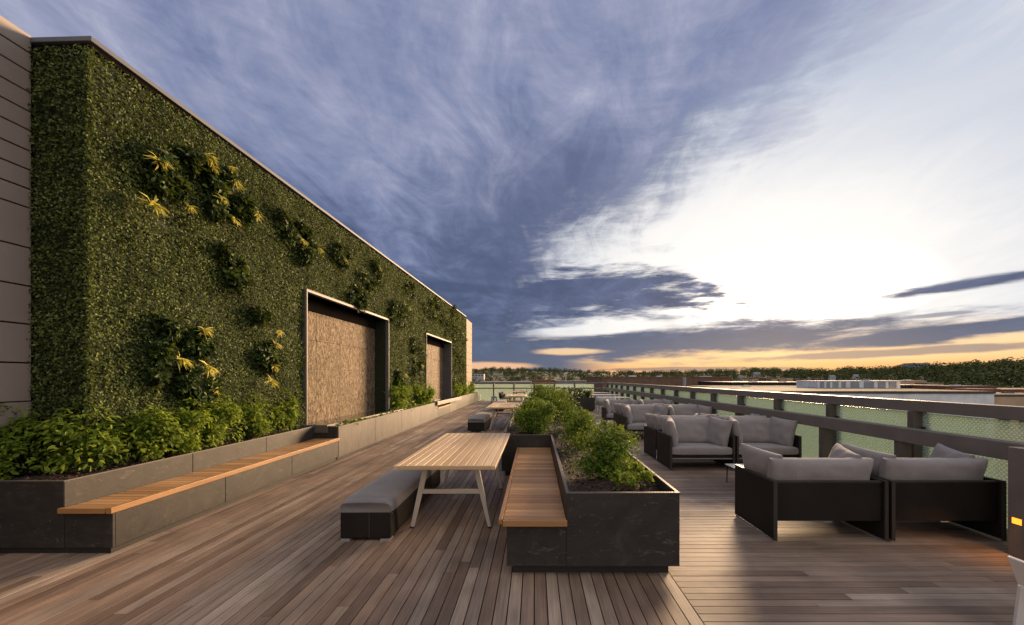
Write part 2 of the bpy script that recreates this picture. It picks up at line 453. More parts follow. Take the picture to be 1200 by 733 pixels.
# ------------------------------------------------------------------ centre planter benches
def centre_planter():
    r = empty('planter_bench', (0, 3.54, 0), 0, 'nearest dark slate planter with a slatted wooden bench on its left side', 'planter', 'planter benches along the middle of the deck')
    T = .03; Z = .69; zb = .085
    L1, L2 = 3.6, 8.5
    b = MB()
    b.box(.26, 0, zb, 1.20, T, Z); b.box(-.235, .004, zb, .26, T, .44)                     # front
    y = T + .002
    for e in (1.85, 3.7, 5.3, 6.9, L2): b.box(1.20 - T, y, zb, 1.20, e - .006, Z); y = e
    b.box(.26, T + .002, .40, .26 + T, L1, Z)
    for y0, y1 in ((T + .002, 1.8), (1.806, L1)): b.box(-.235, y0, zb, -.235 + T, y1, .44)
    b.box(-.56, L1, zb, .29, L1 + T, Z)
    y = L1 + T + .002
    for e in (5.2, 6.8, L2): b.box(-.56, y, zb, -.56 + T, e - .006, Z); y = e
    b.box(-.56 + T, L2 - T, zb, 1.20 - T, L2, Z)
    b.build('panel', 'slate', r, .003)
    k = MB().box(-.19, .075, 0, 1.13, L2 - .08, zb + .004).box(-.50, L1 + .08, 0, -.19, L2 - .08, zb + .004).build('plinth', 'slate_dark', r)
    rim = MB()
    rim.box(.258, -.002, Z, 1.202, .028, Z + .008); rim.box(1.178, .028, Z, 1.202, L2, Z + .008); rim.box(.258, .028, Z, .282, L1, Z + .008)
    rim.box(-.562, L1, Z, .282, L1 + .024, Z + .008); rim.box(-.562, L1 + .024, Z, -.538, L2, Z + .008)
    rim.build('rim', 'rim_metal', r)
    soil(r, .29, 1.17, .03, L1 + .03, .60, chips=700); soil(r, -.53, 1.17, L1 + .03, L2 - .03, .60, chips=700)
    s = slats_x(-.262, .255, -.04, L1 - .03, .452, .488, .092)
    s.build('bench_seat', 'ipe_x', r, .003)
    MB().box(-.30, -.04, .446, -.266, L1 - .03, .49).build('bench_edge', 'ipe_y', r, .003)
    MB().box(-.262, -.075, .440, .262, -.043, .487).build('bench_end', 'ipe_x', r, .003)
    return r
cp = centre_planter()
c2 = copy_tree(cp); c2.location = (0, 12.25, 0); c2['label'] = 'farther dark slate planter bench, behind the front one, beside the second picnic table'
# the copy's wood seat keeps the same meshes

def bush(x, y, z, w, h, n, label, ls=.036, mat='box_leaf'):
    return shrub('boxwood_bush', x, y, z, w, h, n, ls, mat, label, 'bush', 'bushes in the middle planters', LEAF4, lobes=16)
bush(.70, 4.42, .60, .72, .58, 4800, 'rounded bright green bush nearest the front corner of the middle planter')
bush(.70, 6.5, .60, .56, .52, 3000, 'green bush mid way along the planter, past the end of the wooden bench')
bush(.02, 7.9, .60, .92, .62, 5000, 'broad dark green bush behind the end of the wooden bench, next to the table', .042)
bush(.78, 8.3, .60, .6, .5, 2600, 'green bush to the right of the broad bush in the middle planter', .042)
bush(-.02, 9.3, .60, .9, .6, 2600, 'green bush at the left rim behind the broad bush', .05)
bush(.62, 10.6, .60, .9, .70, 2900, 'tall round bush at the back of the nearest middle planter', .052)
bush(.72, 13.6, .60, .8, .72, 1800, 'front bush of the farther middle planter', .06)
bush(.55, 16.6, .60, 1.1, .86, 1900, 'tallest bush, at the back of the farther middle planter', .065)
bush(.15, 18.6, .60, 1.0, .8, 1200, 'last bush of the farther middle planter, near the far tables', .07)
# low yellow-green ground plants at the front right corner of the planter
for i, (x, y) in enumerate([(1.02, 4.0), (1.0, 4.4), (.98, 4.8), (.83, 3.92), (1.05, 5.25)]):
    shrub('ground_plant', x, y, .62, .26, .17, 190, .042, 'shrub_leaf', 'low yellow green ground plant along the right rim of the middle planter', 'plant', 'low plants along the planter rim', LEAF4, lobes=5)

# right-hand far planter with a clipped hedge
rp = empty('slate_planter', (2.2, 21.0, 0), 0, 'plain dark slate planter with a clipped hedge, beside the far white tables', 'planter')
b = MB(); b.box(-.75, 0, .07, .75, .03, .66); b.box(-.75, .03, .07, -.72, 3, .66); b.box(.72, .03, .07, .75, 3, .66); b.box(-.72, 2.97, .07, .72, 3, .66)
b.build('panel', 'slate', rp); MB().box(-.68, .07, 0, .68, 2.9, .075).build('plinth', 'slate_dark', rp); soil(rp, -.72, .72, .03, 2.97, .58)
for i, x in enumerate((1.75, 2.45)):
    shrub('hedge_bush', x, 21.8, .58, .95, .58, 1300, .07, 'hedge_leaf', ['left dark clipped bush in the far slate planter', 'right dark clipped bush in the far slate planter'][i], 'bush', 'clipped bushes in the far slate planter', LEAF4, lobes=14, dpt=1.3)

# ------------------------------------------------------------------ facade geometry
WA = math.atan2(1, .0327)
W0 = Vector((-5.002 + .0327 * 4.645, 4.645, 0))
WM = Matrix.Translation(W0) @ Matrix.Rotation(WA, 4, 'Z')
def wallpt(px, py):
    d = 5.002 / (.0327 - (px - CX) / FP); return ((d - 4.645) * 1.0005, EYE + (CY - py) * d / FP)
SEND = 20.77; HT = 5.27
OPEN = [(4.03, 8.42), (12.48, 16.86)]; OZ0, OZ1 = .60, 3.40
lw = empty('living_wall', W0, WA, 'tall wall covered in small green leaves with two recessed stone openings', 'green wall')
b = MB(); D1 = .63
xs = [0, OPEN[0][0], OPEN[0][1], OPEN[1][0], OPEN[1][1], SEND]
for i in (0, 2, 4): b.box(xs[i], 0, 0, xs[i + 1], D1, HT)
for i in (1, 3): b.box(xs[i], 0, OZ1, xs[i + 1], D1, HT); b.box(xs[i], .02, 0, xs[i + 1], D1, OZ0)
b.build('backing', 'green_backing', lw)
MB().box(-.05, -.07, HT + .012, SEND + .05, D1 + .1, HT + .065).build('coping', 'coping', lw, .006)
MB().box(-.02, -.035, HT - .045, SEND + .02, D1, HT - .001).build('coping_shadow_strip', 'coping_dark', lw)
# facade leaves: dense near, larger and sparser with distance
S = []; ZZ = []; SZ = []
for s0, s1, dens, ls in ((0, 3, 4200, .035), (3, 6, 3200, .040), (6, 10, 2300, .048), (10, 15, 1600, .058), (15, SEND, 1200, .068)):
    n = int((s1 - s0) * (HT - .5) * dens)
    S.append(rg.uniform(s0 - (.06 if s0 == 0 else 0), s1, n)); ZZ.append(rg.uniform(.5, HT - .04, n)); SZ.append(ls * rg.uniform(.6, 1.3, n))
S = np.concatenate(S); ZZ = np.concatenate(ZZ); SZ = np.concatenate(SZ)
keep = np.ones(len(S), bool)
for a, c in OPEN: keep &= ~((S > a - .06) & (S < c + .06) & (ZZ < OZ1 + .10))
S, ZZ, SZ = S[keep], ZZ[keep], SZ[keep]
Y = -rg.uniform(.0, .07, len(S)) - .05 * np.array([noise.noise((a * 1.7, c * 1.7, 2.0)) for a, c in zip(S.tolist(), ZZ.tolist())])
leaves('leaf_cover', np.stack([S, Y, ZZ], 1), np.tile([0, -1.0, .35], (len(S), 1)), SZ, 'ivy', lw, LEAF4, .65, np.tile([0, -.3, -.2], (len(S), 1)))
n = int(D1 * (HT - .4) * 4200)
P = np.stack([-rg.uniform(0, .06, n), rg.uniform(-.07, D1, n), rg.uniform(.4, HT - .04, n)], 1)
leaves('return_leaf_cover', P, np.tile([-1.0, 0, .35], (n, 1)), .035 * rg.uniform(.6, 1.3, n), 'ivy', lw, LEAF4, .65)

def water_feature(i, a, c, label):
    r = empty('water_feature', WM @ Vector((a, 0, 0)), WA, label, 'water wall', 'recessed water walls in the green wall')
    w = c - a
    f = MB(); f.box(-.03, -.10, OZ1, w + .03, .36, OZ1 + .05).build('soffit', 'jamb', r, .004)
    MB().box(-.03, -.10, .62, 0, .36, OZ1 - .001).build('jamb', 'jamb', r, .004)
    MB().box(w, -.10, .62, w + .03, .36, OZ1 - .001).build('jamb', 'jamb', r, .004)
    MB().box(-.04, -.103, OZ1 + .051, w + .04, -.06, OZ1 + .058).box(-.038, -.103, .62, -.031, -.06, OZ1 + .05).box(w + .031, -.103, .62, w + .038, -.06, OZ1 + .05).build('edge_trim', 'jamb_catchlight', r)
    st = MB(); nx, nz = 4, 4; zt = 3.14
    for p in range(nx):
        for q in range(nz):
            st.box(w * p / nx + .004, .33 + rnd.uniform(-.002, .002), .55 + (zt - .55) * q / nz + .003, w * (p + 1) / nx - .004, .36, .55 + (zt - .55) * (q + 1) / nz - .003)
    st.build('stone_panel', 'water_stone', r)
    MB().box(0, .30, zt + .004, w, .36, OZ1 - .002).build('water_spout', 'coping_dark', r)
    MB().box(0, .361, .5, w, .40, OZ1).build('back_panel', 'slate_dark', r)
    ba = MB(); yf = -.58
    ba.box(-.15, yf, .55, w + .15, yf + .07, .705); ba.box(-.15, yf + .07, .55, -.08, .32, .705); ba.box(w + .08, yf + .07, .55, w + .15, -.11, .705)
    ba.build('basin_rim', 'rim_metal', r, .006)
    MB().box(-.08, yf + .07, .56, w + .08, .328, .655).build('water_surface', 'water', r)
    return r
water_feature(0, *OPEN[0], 'nearer tan stone water wall in a dark metal recess, left of the middle shrubs')
water_feature(1, *OPEN[1], 'farther and smaller looking tan stone water wall in a dark metal recess')

# wall plant clusters
def wall_plant(cx, cy, rx, ry, n, tufts, label, big=1.0):
    s0, z0 = wallpt(cx, cy); s1, _ = wallpt(cx - rx, cy); s2, _ = wallpt(cx + rx, cy)
    d = 4.645 + s0; rz = ry * d / FP; rs = (s2 - s1) / 2
    o = WM @ Vector((s0, -.04, z0))
    r = empty('wall_plant', o, WA, label, 'wall plant', 'plant clusters on the green wall')
    P = []
    NC = max(6, int(rs * rz * 24))
    for k in range(NC):
        a = rnd.uniform(0, 6.283); q = rnd.random() ** .5 * .92
        c = np.array([math.cos(a) * q * rs, -.06, math.sin(a) * q * rz]); rad = rnd.uniform(.11, .2) * big
        p, _ = ball(max(14, int(2.6 * n / NC)), c, rad); p[:, 1] = -np.abs(p[:, 1] + .06) - .02
        P.append(p)
    P = np.concatenate(P); m = len(P)
    leaves('foliage', P, np.tile([0, -1.0, .5], (m, 1)), rg.uniform(.045, .105, m) * big * (1 + d * .025), 'wall_plant_leaf', r, LEAF6, .7, np.tile([0, -.6, -.3], (m, 1)))
    for (tx, ty, ts) in tufts:
        ss_, zz_ = wallpt(tx, ty); k = 34; ts = ts * rnd.uniform(.62, .85)
        p = np.tile([ss_ - s0, -.16, zz_ - z0], (k, 1)) + rg.normal(size=(k, 3)) * .015
        al = np.stack([rg.normal(size=k) * .7 + rnd.uniform(-.5, .5), -np.abs(rg.normal(size=k)) * .8 - .2, rg.normal(size=k) * .5 - rnd.uniform(.0, .6)], 1)
        leaves('yellow_tuft', p, np.tile([0, -1.0, .8], (k, 1)), ts * rg.uniform(.7, 1.2, k), 'yellow_blade', r, BLADE, .3, al * 4)
    return r
wall_plant(178, 208, 36, 38, 620, [(168, 189, .20), (160, 240, .22), (204, 243, .17)], 'left part of the largest cluster of dark plants high on the wall, with yellow tufts')
wall_plant(246, 222, 44, 42, 800, [(227, 183, .2), (258, 213, .2), (243, 233, .17), (286, 250, .2), (258, 256, .17), (232, 196, .15), (254, 197, .15)], 'right part of the largest cluster of dark plants, with many yellow tufts')
wall_plant(256, 316, 33, 23, 420, [], 'dark plant cluster without yellow tufts below the largest cluster')
wall_plant(342, 281, 29, 24, 420, [(343, 282, .15), (362, 292, .2)], 'dark plant cluster under the coping left of the first water wall')
wall_plant(398, 307, 12, 18, 200, [(394, 305, .2)], 'small narrow plant cluster above the first water wall')
wall_plant(432, 325, 11, 20, 220, [(436, 314, .15)], 'plant cluster above the right corner of the first water wall')
wall_plant(415, 348, 16, 13, 220, [], 'low dark plant cluster just over the first water wall frame')
wall_plant(212, 405, 36, 26, 560, [(222, 387, .18), (193, 422, .22), (227, 430, .2)], 'plant cluster with yellow tufts low on the wall above the left shrubs')
wall_plant(206, 448, 38, 24, 420, [(236, 456, .14)], 'dark plant cluster just above the left shrubs, under another cluster')
wall_plant(303, 408, 20, 44, 560, [(313, 388, .15), (311, 404, .15), (307, 430, .15), (303, 446, .2)], 'tall upright plant cluster just left of the first water wall')
wall_plant(465, 371, 14, 17, 240, [(473, 362, .15)], 'plant cluster right of the first water wall')
wall_plant(478, 338, 5, 12, 90, [], 'tiny plant cluster close under the coping')
wall_plant(505, 361, 11, 17, 230, [(514, 352, .15)], 'round dark plant cluster left above the second water wall')
wall_plant(519, 379, 6, 13, 110, [], 'small plant cluster over the second water wall')
wall_plant(530, 372, 5, 14, 110, [], 'upper dark plant cluster near the far end of the wall')
wall_plant(486, 418, 10, 22, 230, [(488, 428, .2)], 'tall plant cluster left of the second water wall')
wall_plant(465, 447, 9, 12, 160, [(468, 440, .2)], 'plant cluster above the middle shrubs')
wall_plant(535, 402, 8, 24, 220, [], 'upper dark plant cluster beside the right jamb of the second water wall')
wall_plant(536, 437, 8, 22, 220, [], 'lower dark plant cluster beside the right jamb of the second water wall')

# far end pier of the facade and the metal cladding wall on the left
ep = empty('end_wall', (-4.10, 25.5, 0), 0, 'narrow sunlit cream stone wall at the far end of the green wall', 'wall')
b = MB()
for k in range(13): b.box(-2, 0, .4 * k, 0, 2.2, .4 * k + .392)
b.build('stone_course', 'cream', ep, .004)
cl = empty('cladding_wall', (-5.467, 0, 0), 0, 'brown grey metal clad wall with horizontal joints at the left edge', 'wall')
ys = [43, 64.8, 87, 110.8, 133, 155, 179, 201, 223.4, 245.4, 292, 336.4, 380.7, 425.7, 470.4]
zs = [EYE + (CY - y) * 4.645 / FP for y in ys]
b = MB()
for za, zb in zip(zs[:-1], zs[1:]): b.box(-.06, -4, zb + .008, 0, 4.63, za - .008)
b.build('metal_panel', 'cladding', cl, .003)
MB().box(-1.2, -4, 0, -.065, 5.6, zs[0] - .012).build('core_wall', 'slate_dark', cl)
MB().box(-.07, -4, 1.1, .0, 4.632, zs[-1] - .004).build('base_trim', 'cladding', cl)

# ------------------------------------------------------------------ left planters
XF = -3.95
def panel_run(b, x0, x1, ys_, z0, z1):
    for a, c in zip(ys_[:-1], ys_[1:]): b.box(x0, a + .004, z0, x1, c - .004, z1)
lp = empty('planter_bench', (XF, 3.985, 0), 0, 'long slate planter at left with a slatted orange brown bench along it', 'planter')
def rel(v): return v - 3.985
b = MB()
panel_run(b, -.48, -.45, [0, 1.5, 3.0, 4.585], .30, .68)
b.box(-2.2, 0, .06, -.452, .03, .68); b.box(-.448, .004, .06, 0, .03, .40)
panel_run(b, -.03, -.002, [.03, 1.462, 2.955, 4.585], .06, .40)
b.box(-.45, 4.555, .40, -.03, 4.585, .68)
b.build('panel', 'slate', lp, .003)
MB().box(-2.2, .03, 0, -.04, 4.58, .062).build('plinth', 'slate_dark', lp)
MB().box(-2.2, 0, .68, -.45, .028, .687).box(-.478, .028, .68, -.45, 4.58, .687).build('rim', 'rim_metal', lp)
soil(lp, -1.45, -.48, .03, 4.8, .615, chips=1500)
slats_x(-.44, -.036, .0, 4.55, .402, .438, .095).build('bench_seat', 'ipe_x', lp, .003)
MB().box(-.032, -.03, .388, .02, 4.6, .442).build('bench_edge', 'ipe_y', lp, .003)
MB().box(-.47, -.04, .392, -.034, -.004, .44).build('bench_end', 'ipe_x', lp, .003)

def block(y0, y1, joints, label, strip=True):
    r = empty('slate_planter', (XF, y0, 0), 0, label, 'planter', 'long slate planters below the green wall')
    b = MB(); js = [0] + [j - y0 for j in joints] + [y1 - y0]
    panel_run(b, -.03, 0, js, .05, .67)
    b.box(-.5, 0, .05, -.031, .03, .67); b.box(-.5, y1 - y0 - .03, .05, -.031, y1 - y0, .67)
    b.build('panel', 'slate_grey', r, .003)
    MB().box(-.6, .03, 0, -.04, y1 - y0 - .03, .052).build('plinth', 'slate_dark', r)
    soil(r, -.62, -.03, .03, y1 - y0 - .03, .60)
    return r
block(8.575, 17.3, [10.56, 12.63, 14.7], 'long grey slate planter with full height panels in front of the nearer water wall')
block(19.85, 29.4, [21.9, 24.0, 26.1, 28.0], 'farther grey slate planter in front of the second water wall')
def small_bench(y0, y1, label):
    r = empty('bench', (XF, y0, 0), 0, label, 'bench', 'short benches between the left planters')
    L = y1 - y0
    b = MB(); b.box(-.03, .004, .05, -.002, L - .004, .39); b.box(-.48, .004, .05, -.45, L - .004, .67); b.build('panel', 'slate', r)
    MB().box(-.44, .01, 0, -.05, L - .01, .385).build('plinth', 'slate_dark', r)
    slats_x(-.45, -.036, .004, L - .004, .392, .438, .095).build('bench_seat', 'ipe_x', r)
    MB().box(-.032, .004, .388, .02, L - .004, .442).build('bench_edge', 'ipe_y', r)
small_bench(17.3, 19.85, 'short wooden bench recessed between the two grey slate planters')
small_bench(29.4, 31.0, 'last short wooden bench at the far end of the left planters')

SH = 'large leafed shrubs in the left planter'
def lsh(px, py0, d, w, h, n, label, ls=.075):
    p = at(px, py0, d); shrub('leafy_shrub', p.x - .12, p.y, .62, w * .70, h * rnd.uniform(.9, 1.02), int(n * 1.15), ls * .82, 'shrub_leaf', label, 'shrub', SH, LEAF6, layer=True, lobes=13, dpt=w * .95)
lsh(12, 560, 4.28, .82, .80, 2300, 'leafy green shrub at the left edge of the picture, in the left planter')
lsh(112, 545, 4.62, .84, .78, 2500, 'broad light green shrub in front of the corner of the green wall')
lsh(190, 530, 5.2, .72, .72, 2000, 'third green shrub from the left, under the low wall plants')
lsh(232, 525, 5.7, .66, .76, 1700, 'green shrub with yellowish leaves and bare stems in the left planter')
lsh(268, 520, 6.25, .72, .80, 1800, 'fifth green shrub from the left, leaning on the green wall')
lsh(305, 515, 7.1, .72, .78, 1700, 'sixth green shrub from the left in the left planter')
lsh(337, 505, 7.95, .66, .80, 1700, 'last green shrub of the left planter, touching the nearer water wall')
for px, d, w, h, lb in ((466, 13.9, 1.0, .95, 'large bright shrub between the two water walls'), (484, 15.7, 1.0, .85, 'right hand shrub between the two water walls'), (499, 16.6, .75, .8, 'shrub in front of the left jamb of the second water wall'),
                        (533, 22.6, 1.0, .9, 'shrub right of the second water wall'), (545, 24.6, 1.0, .95, 'middle shrub at the far end of the green wall'), (552, 26.8, .9, .9, 'last shrub in front of the cream end wall')):
    x = min(max((px - CX) * d / FP, -4.5), -4.2)
    shrub('leafy_shrub', x, d, .60, w * .8, h, 1100, .10, 'shrub_leaf', lb, 'shrub', 'shrubs behind the grey slate planters', LEAF6, layer=True, lobes=12, dpt=w * 1.6)
y = 8.75; k = 0
while y < 17.2:
    shrub('strip_plant', XF - .095 + rnd.uniform(-.012, .012), y, .60, rnd.uniform(.12, .17), rnd.uniform(.09, .14), 46, .05 + y * .001, 'shrub_leaf', 'low green tuft in the narrow strip between basin rim and slate panels', 'plant', 'low tufts along the water basin', LEAF4, lobes=3, dpt=.28)
    y += rnd.uniform(.24, .40)

# ------------------------------------------------------------------ tables and benches
def picnic_table():
    r = empty('picnic_table', (-.925, 5.65, 0), 0, 'nearest pale slatted teak table beside the planter bench', 'table', 'teak tables along the middle planters')
    hw, hl = .52, 1.30
    t = MB(); n = 11; p = (2 * hw - .10) / n
    for i in range(n): t.box(-hw + .05 + i * p + .005, -hl + .03, .722, -hw + .05 + (i + 1) * p - .005, hl - .03, .75)
    t.box(-hw, -hl, .712, -hw + .048, hl, .75); t.box(hw - .048, -hl, .712, hw, hl, .75)
    t.box(-hw + .05, -hl, .712, hw - .05, -hl + .027, .75); t.box(-hw + .05, hl - .027, .712, hw - .05, hl, .75)
    t.build('table_top', 'teak_y', r, .003)
    for y in (-.95, .66):
        MB().bar((-.27, y, .70), (-.425, y, .015), .06, .055, .038, .04, (0, 1, 0)).build('leg', 'teak_leg', r, .004)
        MB().bar((.27, y, .70), (.425, y, .015), .06, .055, .038, .04, (0, 1, 0)).build('leg', 'teak_leg', r, .004)
        MB().bar((-.335, y, .40), (.335, y, .40), .04, .045).build('crossbar', 'teak_leg', r, .004)
        MB().bar((-.30, y, .69), (.30, y, .69), .05, .04).build('top_rail', 'teak_leg', r, .004)
        for sx in (-.425, .425): MB().box(sx - .022, y - .022, 0, sx + .022, y + .022, .014).build('foot', 'frame_metal', r)
    MB().bar((0, -.95, .665), (0, .66, .665), .05, .035).build('stretcher', 'teak_leg', r)
    return r
pt = picnic_table()
for y, lb in ((14.25, 'second pale teak table from the front, beside the broad bushes'), (22.2, 'third teak table from the front, small in the distance'), (29.0, 'farthest teak table, just before the far railing')):
    c = copy_tree(pt); c.location = (-.98, y, 0); c['label'] = lb
def ottoman():
    r = empty('cushioned_bench', (-1.715, 5.45, 0), 0, 'nearest long black woven bench with a grey cushion, beside the teak table', 'bench', 'cushioned benches beside the teak tables')
    hl = 1.14
    MB().box(-.255, -hl, .025, .255, hl, .285).build('base', 'weave', r, .012)
    for y in (-.38, .38): MB().box(-.257, y - .006, .03, .257, y + .006, .287).build('base_seam', 'frame_metal', r)
    MB().box(.035, -hl - .004, .03, .045, -hl + .02, .28).build('base_seam', 'frame_metal', r)
    c = MB()
    n = 24; vs = []; fs = []; prof = [(-.262, .29), (-.262, .33), (-.258, .38), (-.24, .405), (-.2, .418), (-.1, .424), (0, .426), (.1, .424), (.2, .418), (.24, .405), (.258, .38), (.262, .33), (.262, .29)]
    for i in range(n + 1):
        u = -1 + 2 * i / n; y = u * hl
        e = (1 - abs(u) ** 26) ** .5 if abs(u) < 1 else 0
        for x, z in prof:
            zz = .29 + (z - .29) * (.72 + .28 * e) + .004 * noise.noise((x * 5, y * 4, 2))
            vs.append((x * (.97 + .03 * e), y, zz))
    m = len(prof)
    for i in range(n):
        for j in range(m - 1): a = i * m + j; fs.append((a, a + 1, a + m + 1, a + m))
    fs.append(tuple(range(m))); fs.append(tuple(reversed(range(n * m, n * m + m))))
    c.add(vs, [tuple(reversed(f)) for f in fs], True); c.build('cushion', 'fabric_bench', r)
    for x in (-.2, .2):
        for y in (-hl + .05, hl - .05): MB().box(x - .045, y - .06, 0, x + .045, y + .06, .024).build('foot', 'steel', r)
    return r
ot = ottoman()
for y, lb in ((14.15, 'second black woven bench with grey cushion, beside the second teak table'), (22.2, 'far black woven bench beside the third teak table')):
    c = copy_tree(ot); c.location = (-1.80, y, 0); c['label'] = lb

# ------------------------------------------------------------------ sofas
def sofa():
    r = empty('loveseat', (0, 0, 0), 0, 'x', 'sofa', 'grey cushioned black loveseats along the railing')
    hw, hd = .57, .415
    for s in (-1, 1):
        x0, x1 = (-hw, -hw + .03) if s < 0 else (hw - .03, hw)
        sp = MB().box(x0, -hd, .028, x1, hd, .612).build('side_panel', 'weave', r, .004)
        MB().box(x0 - .002, -hd - .002, .602, x1 + .002, hd + .002, .617).box(x0 - .002, -hd - .004, .02, x1 + .002, -hd + .012, .601).box(x0 - .002, hd - .012, .02, x1 + .002, hd + .004, .601).build('panel_edge', 'frame_metal', sp)
        MB().box(x0 + .002, -hd + .02, 0, x1 - .002, hd - .02, .02).build('glide', 'steel', sp)
    bp = MB().box(-hw + .034, hd - .075, .205, hw - .034, hd - .04, .600).build('back_panel', 'weave', r, .004)
    MB().box(-hw + .033, hd - .079, .590, hw - .033, hd - .036, .606).build('panel_edge', 'frame_metal', bp)
    MB().box(-.03, hd - .039, .195, .05, hd - .03, .204).build('clip', 'steel', bp)
    MB().box(-hw + .034, -hd + .04, .20, hw - .034, hd - .08, .272).build('seat_base', 'weave', r, .004)
    MB().tube((-hw + .03, -hd + .03, .215), (hw - .03, -hd + .03, .215), .013, n=8).build('front_rail', 'bronze', r)
    seat = MB(); n = 16; vs = []; fs = []; sw, sd, st = hw - .038, .36, .15
    M = Matrix.Translation((0, -.035, .345)) @ Matrix.Rotation(R(90), 4, 'X')
    pillow(2 * sw, 2 * sd, st, 3, 10, .0, .003, 22, M, .048).build('seat_cushion', 'fabric', r, .014, 3)
    M = Matrix.Translation((0, .225, .64)) @ Matrix.Rotation(R(-13), 4, 'X')
    pillow(1.06, .49, .20, 5, 4.5, .025, .022, 26, M, .022).build('back_cushion', 'fabric', r, .012, 3)
    for s in (-1, 1):
        M = Matrix.Translation((s * .43, -.05, .645)) @ Matrix.Rotation(s * R(12), 4, 'Y') @ Matrix.Rotation(-s * R(74), 4, 'Z')
        pillow(.56, .51, .18, 8 + s, 3.2, .05, .019, 22, M, .012).build('arm_cushion', 'fabric', r)
    return r
so = sofa()
def place(o, x, y, face_cam, label, sag=0):
    o.location = (x, y, 0); o.rotation_euler = (0, 0, 0 if face_cam else math.pi); o['label'] = label
    if sag:
        for ch in o.children:
            if ch.name.startswith('back_cushion'): ch.location.z -= .065; ch.location.y -= .015
            if ch.name.startswith('arm_cushion'): ch.location.z -= .025; ch.location.y -= .085; ch.rotation_euler.x = R(-8)
rows = [(4.68, 0, ['nearest loveseat with its black woven back turned to the camera, left of two', 'nearest loveseat seen from behind, right of two, tucked against the railing pier']),
        (7.93, 1, ['front facing loveseat beside the planter corner, behind the low table', 'front facing loveseat against the railing, right of the nearest front facing pair']),
        (8.92, 0, ['loveseat standing back to back with the nearest front facing left one', 'loveseat standing back to back with the nearest front facing right one']),
        (11.62, 1, ['left loveseat of the second front facing pair down the deck', 'right loveseat of the second front facing pair, by the railing']),
        (12.58, 0, ['loveseat behind the second front facing left one, seen over its back', 'loveseat behind the second front facing right one, by the railing']),
        (14.9, 1, ['left loveseat of the farthest front facing pair', 'right loveseat of the farthest front facing pair, by the railing'])]
first = True
for y, fc, lbs in rows:
    for i, x in enumerate((2.96, 4.14)):
        if fc == 0 and y < 5: x += .0
        o = so if first else copy_tree(so)
        if first: pend = o; pend_args = (x, y, fc, lbs[i], 1)
        else: place(o, x, y + rnd.uniform(-.03, .03), fc, lbs[i], 1 if y < 5 else 0)
        first = False
place(pend, *pend_args)
def low_table(x, y, label):
    r = empty('coffee_table', (x, y, 0), 0, label, 'table', 'low tables between the loveseats')
    MB().box(-.42, -.3, .278, .42, .3, .292).build('table_top', 'glass_top', r, .003)
    MB().box(-.41, -.29, .262, .41, -.27, .277).box(-.41, .27, .262, .41, .29, .277).box(-.41, -.269, .262, -.39, .269, .277).box(.39, -.269, .262, .41, .269, .277).build('table_frame', 'frame_metal', r)
    for sx in (-.39, .39):
        for sy in (-.27, .27): MB().tube((sx, sy, .262), (sx * 1.02, sy * 1.02, 0), .012, .008, 8).build('leg', 'frame_metal', r)
    return r
low_table(3.42, 6.45, 'low dark legged table with pale top behind the nearest loveseat')
low_table(3.42, 10.3, 'low table farther back between the second and third sofa rows')

# ------------------------------------------------------------------ far tables and chairs
def far_table(x, y, label):
    r = empty('dining_table', (x, y, 0), 0, label, 'table', 'pale tables at the far right')
    MB().box(-.75, -.45, .715, .75, .45, .75).build('table_top', 'table_white', r, .004)
    for sx in (-.65, .65):
        for sy in (-.36, .36): MB().bar((sx, sy, .714), (sx, sy, 0), .05, .05).build('leg', 'white_paint', r)
far_table(3.62, 19.9, 'nearest pale table at the far right, behind the last loveseats')
far_table(3.75, 22.9, 'middle pale table at the far right')
far_table(3.75, 26.2, 'farthest pale table at the far right near the corner of the railing')
def chair(name, x, y, rz, mat, label, group):
    r = empty(name, (x, y, 0), rz, label, 'chair', group)
    MB().box(-.25, -.25, .42, .25, .23, .45).build('seat', mat, r, .01)
    b = MB(); n = 8; vs = []; fs = []
    for i in range(n + 1):
        a = -1.15 + 2.3 * i / n; x_, y_ = .27 * math.sin(a), .27 * math.cos(a)
        top = .80 if abs(a) < .8 else .80 - (abs(a) - .8) * .4
        for q, z in ((1, .46), (1.10, top), (1.17, top), (1.07, .46)): vs.append((x_ * q, y_ * q, z))
    for i in range(n):
        for j in range(4): a = i * 4 + j; c = i * 4 + (j + 1) % 4; fs.append((a, c, c + 4, a + 4))
    fs.append((3, 2, 1, 0)); fs.append(tuple(n * 4 + k for k in range(4)))
    b.add(vs, fs, True).build('backrest', mat, r)
    for sx in (-1, 1):
        for sy in (-1, 1): MB().tube((sx * .21, sy * .2, .42), (sx * .25, sy * .24, 0), .014, .011, 8).build('leg', mat, r)
    return r
chair('mesh_chair', 2.98, 18.9, R(150), 'mesh_grey', 'grey mesh chair at the left end of the nearest pale far table', 'far dining chairs')
chair('mesh_chair', 3.3, 18.9, R(180), 'mesh_grey', 'grey mesh chair pushed to the front of the nearest pale far table', 'far dining chairs')
chair('tub_chair', -1.82, 25.0, R(100), 'dark_chair', 'black tub chair on the left beyond the third teak table', 'black tub chairs')
chair('tub_chair', -1.75, 26.1, R(80), 'dark_chair', 'black tub chair farther left near the far railing', 'black tub chairs')
chair('tub_chair', .05, 23.6, R(-90), 'dark_chair', 'black tub chair right of the third teak table', 'black tub chairs')
st = empty('side_stool', (-2.72, 28.4, 0), 0, 'small pale blue stool standing near the far end of the left planters', 'stool')
MB().box(-.18, -.18, .30, .18, .18, .42).build('seat', 'blue_paint', st, .02)
for sx in (-.14, .14):
    for sy in (-.14, .14): MB().bar((sx, sy, .30), (sx * 1.2, sy * 1.2, 0), .04, .04).build('leg', 'blue_paint', st)

